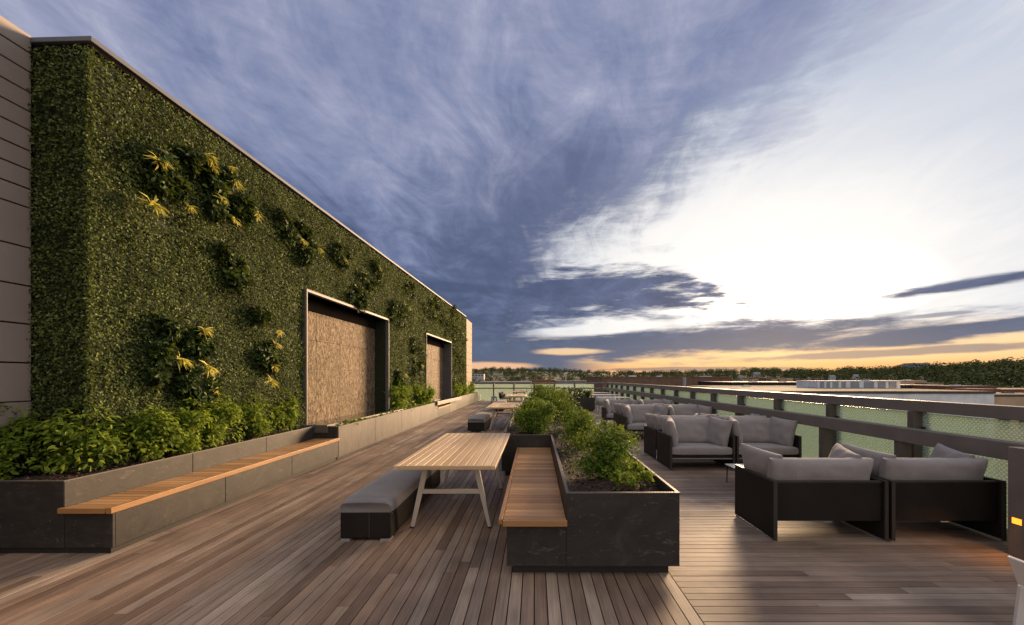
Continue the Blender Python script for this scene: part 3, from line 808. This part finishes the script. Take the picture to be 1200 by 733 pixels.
# white armchair cut by the right edge of the picture
wc = empty('white_armchair', (3.24, 2.36, 0), 0, 'white armchair mostly outside the bottom right corner of the picture', 'chair')
MB().box(-.27, -.25, .385, .27, .25, .42).build('seat', 'white_paint', wc, .012)
for s in (-1, 1):
    a = MB(); vs = []
    for (x, z) in ((.262, .40), (.330, .562), (.350, .556), (.285, .385)):
        for y in (-.26, .255): vs.append((s * x, y, z))
    f = [(0, 1, 3, 2), (2, 3, 5, 4), (4, 5, 7, 6), (6, 7, 1, 0), (0, 2, 4, 6), (1, 7, 5, 3)]
    a.add(vs, f if s > 0 else [tuple(reversed(q)) for q in f]).build('armrest', 'white_paint', wc, .006)
MB().add([(-.27, -.26, .40), (.27, -.26, .40), (.30, -.36, .82), (-.30, -.36, .82), (-.27, -.235, .40), (.27, -.235, .40), (.30, -.335, .82), (-.30, -.335, .82)],
         [(0, 3, 2, 1), (4, 5, 6, 7), (0, 1, 5, 4), (1, 2, 6, 5), (2, 3, 7, 6), (3, 0, 4, 7)]).build('backrest', 'white_paint', wc, .008)
for sx in (-1, 1):
    for sy in (-1, 1): MB().bar((sx * .275, sy * .225, .384), (sx * .315, sy * .245, 0), .045, .045, .03, .03).build('leg', 'white_paint', wc, .005)

# ------------------------------------------------------------------ railings
XB = 4.74; XG = 5.10; YF = 30.6
ib = empty('inner_railing', (XB, 4.02, 0), 0, 'low dark bronze beam on square posts running behind the loveseats', 'railing')
MB().box(0, 0, .82, .17, YF - 4.4, 1.0).build('beam', 'bronze', ib, .006)
for d in [5.6 + 1.5 * k for k in range(17)]:
    MB().box(.02, d - 4.02 - .06, 0, .15, d - 4.02 + .06, .819).build('post', 'bronze_post', ib, .003)
pr = empty('railing_pier', (4.43, 2.6, 0), 0, 'dark bronze pier with a small amber light at the right edge', 'pier')
MB().box(0, 0, 0, .5, 1.40, 1.005).build('pier_body', 'bronze', pr, .006)
MB().box(-.004, 1.284, .303, .012, 1.362, .357).build('amber_light', 'amber_lens', pr, .002)
lt = bpy.data.lights.new('pier_lamp', 'SPOT'); lt.energy = 2.6; lt.color = (1, .42, .1); lt.spot_size = R(115); lt.spot_blend = .8; lt.shadow_soft_size = .04
lo = bpy.data.objects.new('pier_lamp', lt); COL.objects.link(lo); lo.location = (-.03, 1.30, .33); lo.rotation_euler = (0, R(42), R(-25)); lo.parent = pr
gr = empty('glass_railing', (XG, 1.0, 0), 0, 'long glass railing with pale green dotted panes and a bronze top rail at right', 'railing')
MB().box(-.03, 0, 1.20, .13, YF - 1.0 + .1, 1.345).build('top_rail', 'bronze', gr, .006)
ps = [2.38, 4.0, 5.73] + [5.73 + 1.62 * k for k in range(1, 16)]
for d in ps: MB().box(-.06, d - 1.0 - .05, -.2, .12, d - 1.0 + .05, 1.199).build('post', 'bronze_post', gr, .003)
edges = [1.0] + ps
for a, c in zip(edges[:-1], edges[1:]):
    pn = MB().box(.05, a - 1 + .06, -.1, .062, c - 1 - .06, 1.185).build('glass_pane', 'rail_glass', gr)
    MB().box(.03, c - 1 - .10, .95, .09, c - 1 - .055, 1.0).build('clamp', 'frame_metal', pn)
fr = empty('far_railing', (-6, YF, 0), 0, 'glass railing with thin posts across the far end of the deck', 'railing')
MB().box(0, 0, 1.25, 6 + XG + .12, .12, 1.34).build('top_rail', 'bronze', fr, .006)
MB().box(0, -.05, .86, 6 + XB, .04, .94).build('middle_rail', 'bronze', fr)
for k in range(8):
    x = .1 + 1.45 * k
    MB().box(x, 0, 0, x + .09, .1, 1.249).build('post', 'bronze_post', fr)
    if k < 7: MB().box(x + .1, .05, .05, x + 1.44, .062, 1.2).build('glass_pane', 'rail_glass', fr)

exec_bg = True
# ------------------------------------------------------------------ land, hills, wood
GZ = -16.0
g = MB(); n = 64
vs = [(0, 0, GZ)] + [(14000 * math.cos(2 * math.pi * k / n), 14000 * math.sin(2 * math.pi * k / n), GZ) for k in range(n)]
g.add(vs, [(0, 1 + k, 1 + (k + 1) % n) for k in range(n)])
tag(g.build('ground', 'ground_mat'), kind='structure')
SKY = [(-600, 432), (300, 433), (551, 433.5), (600, 433), (650, 434), (700, 436), (760, 437.5), (800, 437), (850, 435), (880, 433.5), (930, 435), (980, 435), (1030, 433.5), (1070, 431), (1100, 430), (1150, 428), (1200, 426), (1500, 424), (2200, 428)]
RID = [(-600, 1900), (560, 1900), (700, 1900), (850, 1300), (1000, 900), (1100, 700), (1200, 560), (2200, 560)]
def interp(tab, x):
    for (a, b), (c, d) in zip(tab[:-1], tab[1:]):
        if a <= x <= c: return b + (d - b) * (x - a) / (c - a)
    return tab[-1][1]
def hill_z(px, fr):
    D = interp(RID, px); top = EYE + (CY - interp(SKY, px)) * D / FP - 7
    s = min(1, max(0, (fr - .35) / .65)); s = s * s * (3 - 2 * s)
    return GZ + (top - GZ) * s + 2.0 * noise.noise((px * .02, fr * 6, 0))
hm = MB(); vs = []; fs = []; pxs = list(range(-600, 2201, 20)); FRS = [.35, .45, .55, .65, .75, .85, .93, 1.0, 1.1, 1.3]
for px in pxs:
    for frn in FRS:
        D = interp(RID, px) * frn; z = hill_z(px, min(frn, 1.0))
        if frn > 1.05: z = hill_z(px, 1.0) - (frn - 1) * 60
        vs.append(((px - CX) * D / FP, D, z))
m = len(FRS)
for i in range(len(pxs) - 1):
    for j in range(m - 1): a = i * m + j; fs.append((a, a + m, a + m + 1, a + 1))
hm.add(vs, fs, True); tag(hm.build('hills', 'hill_mat'), kind='structure')
TP = []; TS = []
for k in range(3600):
    px = rnd.uniform(500, 1330); frn = 1.02 - .62 * rnd.random() ** 1.3
    D = interp(RID, px) * frn
    if frn < .62 and rnd.random() < .35: continue
    TP.append(((px - CX) * D / FP, D, hill_z(px, min(frn, 1)))); TS.append(rnd.uniform(3, 6) * rnd.choice([1, 1, 1.3, 1.8]) * (1 if px > 850 else 1.2))
TP = np.array(TP); TS = np.array(TS); q = 90
d = unit(rg.normal(size=(len(TP) * q, 3))); rr = rg.random((len(TP) * q, 1)) ** .3
P = np.repeat(TP, q, 0) + d * rr * np.repeat(TS, q)[:, None] * np.array([.95, .95, .8]); P[:, 2] += np.repeat(TS, q) * .75
o = leaves('wood', P, d + np.array([0, 0, .4]), np.repeat(TS, q) * rg.uniform(.2, .38, len(P)), 'wood_leaf', None, LEAF4, .3)
tag(o, 'dark green wood covering the hills beyond the roofs', 'wood', kind='stuff')

# ------------------------------------------------------------------ town beyond the railing
def colmat(nm, c, r=.7):
    if nm not in MATS: simple(nm, c, r, 0, .18, .6, spec=.1)
    return nm
colmat('brick_brown', (.17, .10, .072)); colmat('dark_roof', (.035, .034, .036)); colmat('pale_wall', (.66, .67, .69)); colmat('tan_wall', (.42, .30, .20))
colmat('brick_red', (.20, .075, .05)); colmat('grey_wall', (.25, .26, .28)); colmat('roof_pale', (.085, .078, .072), .95); colmat('window_dark', (.02, .022, .026), .2); colmat('louvre', (.27, .28, .30)); colmat('white_wall', (.42, .40, .38))
def building(name, px0, px1, ytop, d, depth, wall, roof, label, cat='building', nwin=0, wz=(.35, .75), bottom=None, rz=0, group=None):
    a = at(px0, ytop, d); c = at(px1, ytop, d); w = c.x - a.x; h = a.z - (GZ if bottom is None else bottom)
    r = empty(name, ((a.x + c.x) / 2, d, a.z - h), rz, label, cat, group)
    MB().box(-w / 2, 0, 0, w / 2, depth, h - .02 * min(h, 20)).build('wall', wall, r)
    o = .004 * w
    MB().box(-w / 2 - o, -o, h - .0199 * min(h, 20), w / 2 + o, depth + o, h).build('roof', roof, r)
    for k in range(nwin):
        x = -w / 2 + w * (k + .22) / nwin; top = min(h, 6)
        MB().box(x, -.06, h - top * wz[1], x + w / nwin * .56, -.001, h - top * wz[0]).build('window', 'window_dark', r)
    return r
building('brick_building', 706, 858, 441.6, 130, 40, 'brick_brown', 'brick_brown', 'long low brown building with a flat roof beyond the railing corner', nwin=14, wz=(.5, .85))
building('flat_building', 858, 962, 448, 105, 22, 'dark_roof', 'dark_roof', 'long dark grey flat roofed block left of the white louvred screen')
building('warehouse', 835, 1000, 453.5, 88, 14, 'roof_pale', 'roof_pale', 'pale low roof in front of the dark flat block')
building('white_building', 905, 1160, 458.6, 56, 24, 'pale_wall', 'roof_pale', 'long white walled building just below the top rail', rz=R(-2.2))
sc = building('louvre_screen', 958, 1055, 446.4, 74, 6, 'pale_wall', 'pale_wall', 'white rooftop plant screen with grey louvre bays', 'plant screen', bottom=-.9)
w = (1055 - 958) * 74 / FP
for k, (f0, f1) in enumerate(((.03, .08), (.11, .15), (.18, .25), (.29, .34), (.40, .50), (.56, .68), (.73, .82), (.86, .95))):
    MB().box(-w / 2 + w * f0, -.08, .25, -w / 2 + w * f1, -.002, 1.9).build('louvre', 'louvre', sc)
building('tan_building', 1050, 1086, 446.2, 170, 20, 'tan_wall', 'tan_wall', 'tan flat roofed building right of the white louvred screen', nwin=5)
building('tan_building', 1086, 1106, 449.0, 165, 20, 'tan_wall', 'roof_pale', 'smaller tan building next to the hillside trees', nwin=3)
building('flat_building', 1055, 1110, 451.4, 120, 15, 'dark_roof', 'dark_roof', 'dark flat roof strip below the tan building')
building('brick_building', 1108, 1168, 452.6, 110, 18, 'brick_red', 'roof_pale', 'red brick building above the right end of the white wall', nwin=8)
building('flat_building', 1150, 1172, 456.0, 72, 5, 'dark_roof', 'brick_red', 'small dark block at the right end of the white wall')
building('tan_building', 1165, 1260, 462.5, 58, 14, 'tan_wall', 'roof_pale', 'tan building with dark openings at the right edge', nwin=4, wz=(.3, .8))
building('brick_building', 1166, 1290, 456.5, 115, 16, 'brick_red', 'brick_brown', 'red roofed building behind the tan one at the right edge', nwin=6)
building('hill_building', 1072, 1090, 425.6, 640, 20, 'grey_wall', 'grey_wall', 'grey block on the skyline of the wooded hill', nwin=5, bottom=12)
for px, y, d, lb in ((1180, 429.5, 470, 'white house high on the right hillside'), (975, 438.2, 520, 'pale house among trees above the louvred screen'), (1003, 437.6, 540, 'pale house right above the louvred screen'), (886, 437, 800, 'pale house on the hill near the sunset glow'), (925, 440.5, 420, 'small pale house low on the middle hill'), (868, 440.2, 700, 'pale house at the end of the long brown building')):
    r = empty('hill_house', at(px, y, d) - Vector((0, 0, 7)), R(rnd.uniform(-30, 30)), lb, 'house', 'houses on the wooded hills')
    s = 3.0 * d / 500
    MB().box(-s, -s * .6, -6, s, s * .6, 5.6 * s / 5).build('wall', 'white_wall', r)
    z0 = 5.6 * s / 5
    MB().add([(-s * 1.08, -s * .7, z0), (s * 1.08, -s * .7, z0), (s * 1.08, s * .7, z0), (-s * 1.08, s * .7, z0), (-s * 1.08, 0, z0 + s * .55), (s * 1.08, 0, z0 + s * .55)], [(0, 1, 5, 4), (2, 3, 4, 5), (0, 4, 3), (1, 2, 5), (3, 2, 1, 0)]).build('roof', 'grey_wall', r)
    for q in (-.5, .3): MB().box(s * q, -s * .6 - .1, z0 * .35, s * (q + .25), -s * .6 - .01, z0 * .75).build('window', 'window_dark', r)
building('hill_building', 553, 567, 438.5, 900, 20, 'white_wall', 'grey_wall', 'pale block on the dark hill at the far left of the skyline', nwin=4)
building('brick_building', 622, 650, 445.6, 240, 20, 'brick_red', 'brick_red', 'low red roofed building beyond the far railing')
building('warehouse', 652, 700, 446.6, 230, 30, 'grey_wall', 'roof_pale', 'grey low roof left of the long brown building')
building('flat_building', 560, 622, 447.6, 210, 30, 'roof_pale', 'grey_wall', 'grey flat roof behind the far railing at left')
for i in range(11):
    px = 870 + i * 9.2 + rnd.uniform(-3, 3); dd = rnd.uniform(230, 330)
    building('town_house', px, px + rnd.uniform(5, 9), 443.4 + rnd.uniform(-.6, 1.6), dd, 9, rnd.choice(['tan_wall', 'white_wall', 'brick_red', 'roof_pale']), rnd.choice(['grey_wall', 'roof_pale', 'brick_red']), 'small low town house beyond the long dark grey block', 'house', nwin=2, group='small town houses beyond the dark block')
def unit_box(px0, px1, ytop, d, h, label):
    a = at(px0, ytop, d); c = at(px1, ytop, d); w = c.x - a.x
    r = empty('rooftop_unit', ((a.x + c.x) / 2, d, a.z - h), R(rnd.uniform(-4, 4)), label, 'rooftop unit', 'rooftop units on the town roofs')
    MB().box(-w / 2, 0, 0, w / 2, w * .8, h * .85).build('casing', rnd.choice(['grey_wall', 'pale_wall', 'louvre']), r)
    MB().box(-w * .42, w * .06, h * .851, w * .42, w * .7, h).build('fan_cover', 'dark_roof', r)
for px0, px1, y, d, h in ((738, 746, 439.8, 134, .9), (770, 776, 440.2, 138, .8), (822, 834, 440.4, 136, 1.0), (880, 888, 446.4, 110, .8), (915, 922, 446.6, 112, .7), (1012, 1019, 444.2, 76, .5),
                          (1118, 1126, 450.6, 114, .8), (1140, 1146, 451, 114, .7), (1180, 1190, 460, 62, .6), (1062, 1068, 444.6, 175, .9), (872, 880, 451.6, 92, .5), (1066, 1076, 457.4, 64, .5), (690, 699, 444.4, 236, 1.6)):
    unit_box(px0, px1, y, d, h, 'small grey ventilation unit standing on a flat roof in the town')
def stack(px, y0, d, rad, h, mat, label, name, cat):
    p = at(px, y0, d); r = empty(name, p - Vector((0, 0, h)), 0, label, cat)
    MB().tube((0, 0, 0), (0, 0, h), rad, rad, 12).build('shaft', mat, r); MB().tube((0, 0, h), (0, 0, h + rad * .5), rad * 1.2, rad * 1.2, 12).build('cap', mat, r)
stack(802, 443.2, 100, .38, 18, 'louvre', 'grey vent stack in front of the long brown building', 'vent_stack', 'chimney')
stack(663, 438.5, 190, .28, 20, 'white_wall', 'slim white pole beyond the far railing', 'pole', 'pole')
stack(728, 433.5, 260, .16, 20, 'dark_roof', 'thin dark mast on the skyline above the long brown building', 'mast', 'mast')

# ------------------------------------------------------------------ sky and sun
SUN_AZ, SUN_EL = R(30), R(10)
wd = bpy.data.worlds.new('World'); scene.world = wd; wd.use_nodes = True
t = NT(wd.node_tree)
dirv = coords(t, 'Generated')
sp = t.node('ShaderNodeSeparateXYZ'); t.l.new(dirv, sp.inputs[0]); dx, dy, dz = sp.outputs
A = t.m('MULTIPLY', t.m('ARCTAN2', dx, dy), 57.2958)
E = t.m('MULTIPLY', t.m('ARCSINE', dz), 57.2958)
den = t.m('ADD', t.m('MAXIMUM', dz, 0.0), .10)
pc = t.node('ShaderNodeCombineXYZ'); t.put(pc.inputs[0], t.m('DIVIDE', dx, den)); t.put(pc.inputs[1], t.m('DIVIDE', dy, den))
pl = pc.outputs[0]
nA = t.noise(t.mapping(pl, (1.0, .62, 1), rot=(0, 0, -.25)), 1.2, 8, .58, 1.0)
nB = t.noise(t.mapping(pl, (2.3, 1.0, 1), (5, 2, 0), rot=(0, 0, -.25)), 1.9, 10, .66, .8)
ae = t.node('ShaderNodeCombineXYZ'); t.put(ae.inputs[0], A); t.put(ae.inputs[1], E)
nC = t.noise(t.mapping(ae.outputs[0], (.055, .45, 1)), 1.0, 7, .62, .4)
nF = t.noise(t.mapping(ae.outputs[0], (.16, .8, 1), (3, 1, 0)), 1.0, 6, .65, .2)
c0 = t.m('SUBTRACT', nC, .5); a0 = t.m('SUBTRACT', nA, .5); b0 = t.m('SUBTRACT', nB, .5); f0 = t.m('SUBTRACT', nF, .5)
def lin(*terms):
    r = None
    for k, v in terms:
        x = t.m('MULTIPLY', v, k) if v is not None else k
        r = x if r is None else t.m('ADD', r, x)
    return r
# upper cloud deck: dark to the upper left of a slanting edge
s_edge = lin((-.46, A), (.888, E)); s_edge = t.m('ADD', s_edge, -11.9)
left = t.m('SUBTRACT', 3.5, A)
deckd = t.m('SMOOTH_MAX', s_edge, left, 3.0)
deckd = t.m('ADD', deckd, lin((17.0, a0), (15.0, b0), (9.0, f0)))
d1 = t.ss(deckd, -5.0, 6.0)
def ell(ac, ec, ra, re, tilt=0, k=1.6, soft=.35):
    da = t.m('SUBTRACT', A, ac); de = t.m('SUBTRACT', t.m('SUBTRACT', E, ec), t.m('MULTIPLY', da, tilt))
    q = t.m('SQRT', t.m('ADD', t.m('POWER', t.m('ABSOLUTE', t.m('DIVIDE', da, ra)), 2.0), t.m('POWER', t.m('ABSOLUTE', t.m('DIVIDE', de, re)), 2.0)))
    v = t.m('ADD', t.m('SUBTRACT', 1.0, q), lin((k, c0), (k * .9, f0)))
    return t.ss(v, -soft, soft)
d2 = ell(3, 11.0, 23, 3.2, -.03, 2.0)
d3 = ell(14, 4.3, 30, 2.0, .035, 1.5)
d4 = ell(45, 8.7, 6.5, .55, .06); d5 = ell(44, 4.4, 12, .85, .06); d6 = ell(43, 6.1, 3.5, .25, .03); d6b = ell(38, 2.5, 13, .42, .03); d6c = ell(20, 1.1, 12, .25, .0)
lowleft = t.m('MULTIPLY', t.ss(t.m('ADD', A, lin((10.0, c0))), 12.0, 3.0), t.ss(E, 7.0, 4.2))
dark = d1
for q in (d2, d3, d4, d5, lowleft): dark = t.m('MAXIMUM', dark, q)
dark = t.m('MAXIMUM', dark, t.m('MULTIPLY', t.m('MAXIMUM', d6, t.m('MAXIMUM', d6b, d6c)), .7))
g1 = ell(-6.5, 1.55, 6.0, .55, 0, .5); g2 = ell(4.6, 3.5, 4.5, .42, 0, .9); g3 = ell(8, 6.4, 9, .7, .06, 1.2)
hole = t.m('MAXIMUM', t.m('MULTIPLY', g1, .9), t.m('MAXIMUM', t.m('MULTIPLY', g2, .8), g3))
dark = t.m('MULTIPLY', dark, t.m('SUBTRACT', 1.0, hole))
# cloud tone
tone = t.m('ADD', lin((1.7, a0), (1.15, b0), (.3, f0)), .41)
tone = t.m('ADD', tone, t.m('MULTIPLY', t.ss(E, 6, 38), .34)); tone = t.m('SUBTRACT', tone, t.m('MULTIPLY', t.ss(E, 26, 12), .26))
cloudc = t.ramp(tone, [(.0, (.085, .115, .215)), (.3, (.14, .175, .31)), (.55, (.225, .265, .43)), (.8, (.335, .36, .52)), (1, (.46, .48, .62))])
lowc = t.mix(t.ss(E, 9, 1), cloudc, (.115, .155, .255)); lowc = t.mix(1.0, lowc, t.mix(t.ss(E, 22, 11), (1, 1, 1), (.80, .82, .86)), 'MULTIPLY')
warm = t.m('MULTIPLY', t.ss(A, -6, 18), t.ss(E, 8.0, 1.0))
lowc = t.mix(t.m('MULTIPLY', warm, .25), lowc, (.15, .16, .24))
deep = t.m('SQRT', t.m('ADD', t.m('POWER', t.m('DIVIDE', t.m('ADD', A, t.m('MULTIPLY', E, -.15)), 22.0), 2.0), t.m('POWER', t.m('DIVIDE', t.m('SUBTRACT', E, 20.0), 11.0), 2.0)))
lowc = t.mix(t.m('MULTIPLY', t.ss(t.m('ADD', deep, lin((1.6, a0), (1.0, b0))), 1.3, .2), .62), lowc, (.085, .105, .205))
# open bright sky
core = t.m('SQRT', t.m('ADD', t.m('POWER', t.m('DIVIDE', t.m('SUBTRACT', A, 27.0), 26.0), 2.0), t.m('POWER', t.m('DIVIDE', t.m('SUBTRACT', E, 11.0), 15.0), 2.0)))
core = t.m('ADD', core, lin((-.5, a0), (.35, b0)))
white = t.mix(t.ss(core, .35, 1.55), (1.08, 1.04, .99), (.54, .60, .73))
glow = t.m('SQRT', t.m('ADD', t.m('POWER', t.m('DIVIDE', t.m('SUBTRACT', A, 30.0), 15.0), 2.0), t.m('POWER', t.m('DIVIDE', t.m('SUBTRACT', E, 10.0), 5.5), 2.0)))
white = t.mix(t.ss(glow, 1.0, .1), white, (6.0, 5.2, 4.2))
wisp = t.ss(t.m('ADD', t.m('MULTIPLY', nB, .6), t.m('MULTIPLY', nA, .4)), .42, .66)
white = t.mix(t.m('MULTIPLY', t.m('MULTIPLY', wisp, t.ss(core, .7, 1.6)), .55), white, (.80, .80, .84))
hor = t.m('ADD', E, lin((2.0, c0)))
white = t.mix(t.ss(hor, 6.5, 2.8), white, (1.15, .74, .36)); white = t.mix(t.ss(hor, 2.6, .8), white, (.95, .50, .20))
orange_left = t.m('MULTIPLY', t.ss(A, 3, -4), t.ss(E, 6, 3))
white = t.mix(orange_left, white, (.98, .57, .33))
final = t.mix(dark, white, lowc)
# unseen sky behind the camera, made warmer and brighter as added fill light
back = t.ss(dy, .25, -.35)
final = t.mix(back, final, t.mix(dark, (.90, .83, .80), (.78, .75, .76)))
sky = t.node('ShaderNodeTexSky', sky_type='NISHITA'); sky.sun_disc = False; sky.sun_elevation = SUN_EL; sky.sun_rotation = SUN_AZ
bg1 = t.node('ShaderNodeBackground'); t.l.new(sky.outputs[0], bg1.inputs[0]); bg1.inputs[1].default_value = .05
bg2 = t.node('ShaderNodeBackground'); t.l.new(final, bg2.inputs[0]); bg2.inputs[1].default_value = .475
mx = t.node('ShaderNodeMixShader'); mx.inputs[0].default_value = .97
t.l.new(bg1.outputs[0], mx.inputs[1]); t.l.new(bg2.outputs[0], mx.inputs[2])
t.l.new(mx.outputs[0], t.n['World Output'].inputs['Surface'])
sun = bpy.data.lights.new('sun', 'SUN'); sun.energy = 5.0; sun.angle = R(20); sun.color = (1, .67, .38)
sn = bpy.data.objects.new('sun', sun); COL.objects.link(sn)
dvec = Vector((math.sin(SUN_AZ) * math.cos(SUN_EL), math.cos(SUN_AZ) * math.cos(SUN_EL), math.sin(SUN_EL)))
sn.rotation_euler = dvec.to_track_quat('Z', 'Y').to_euler(); sn.location = (20, 30, 20)
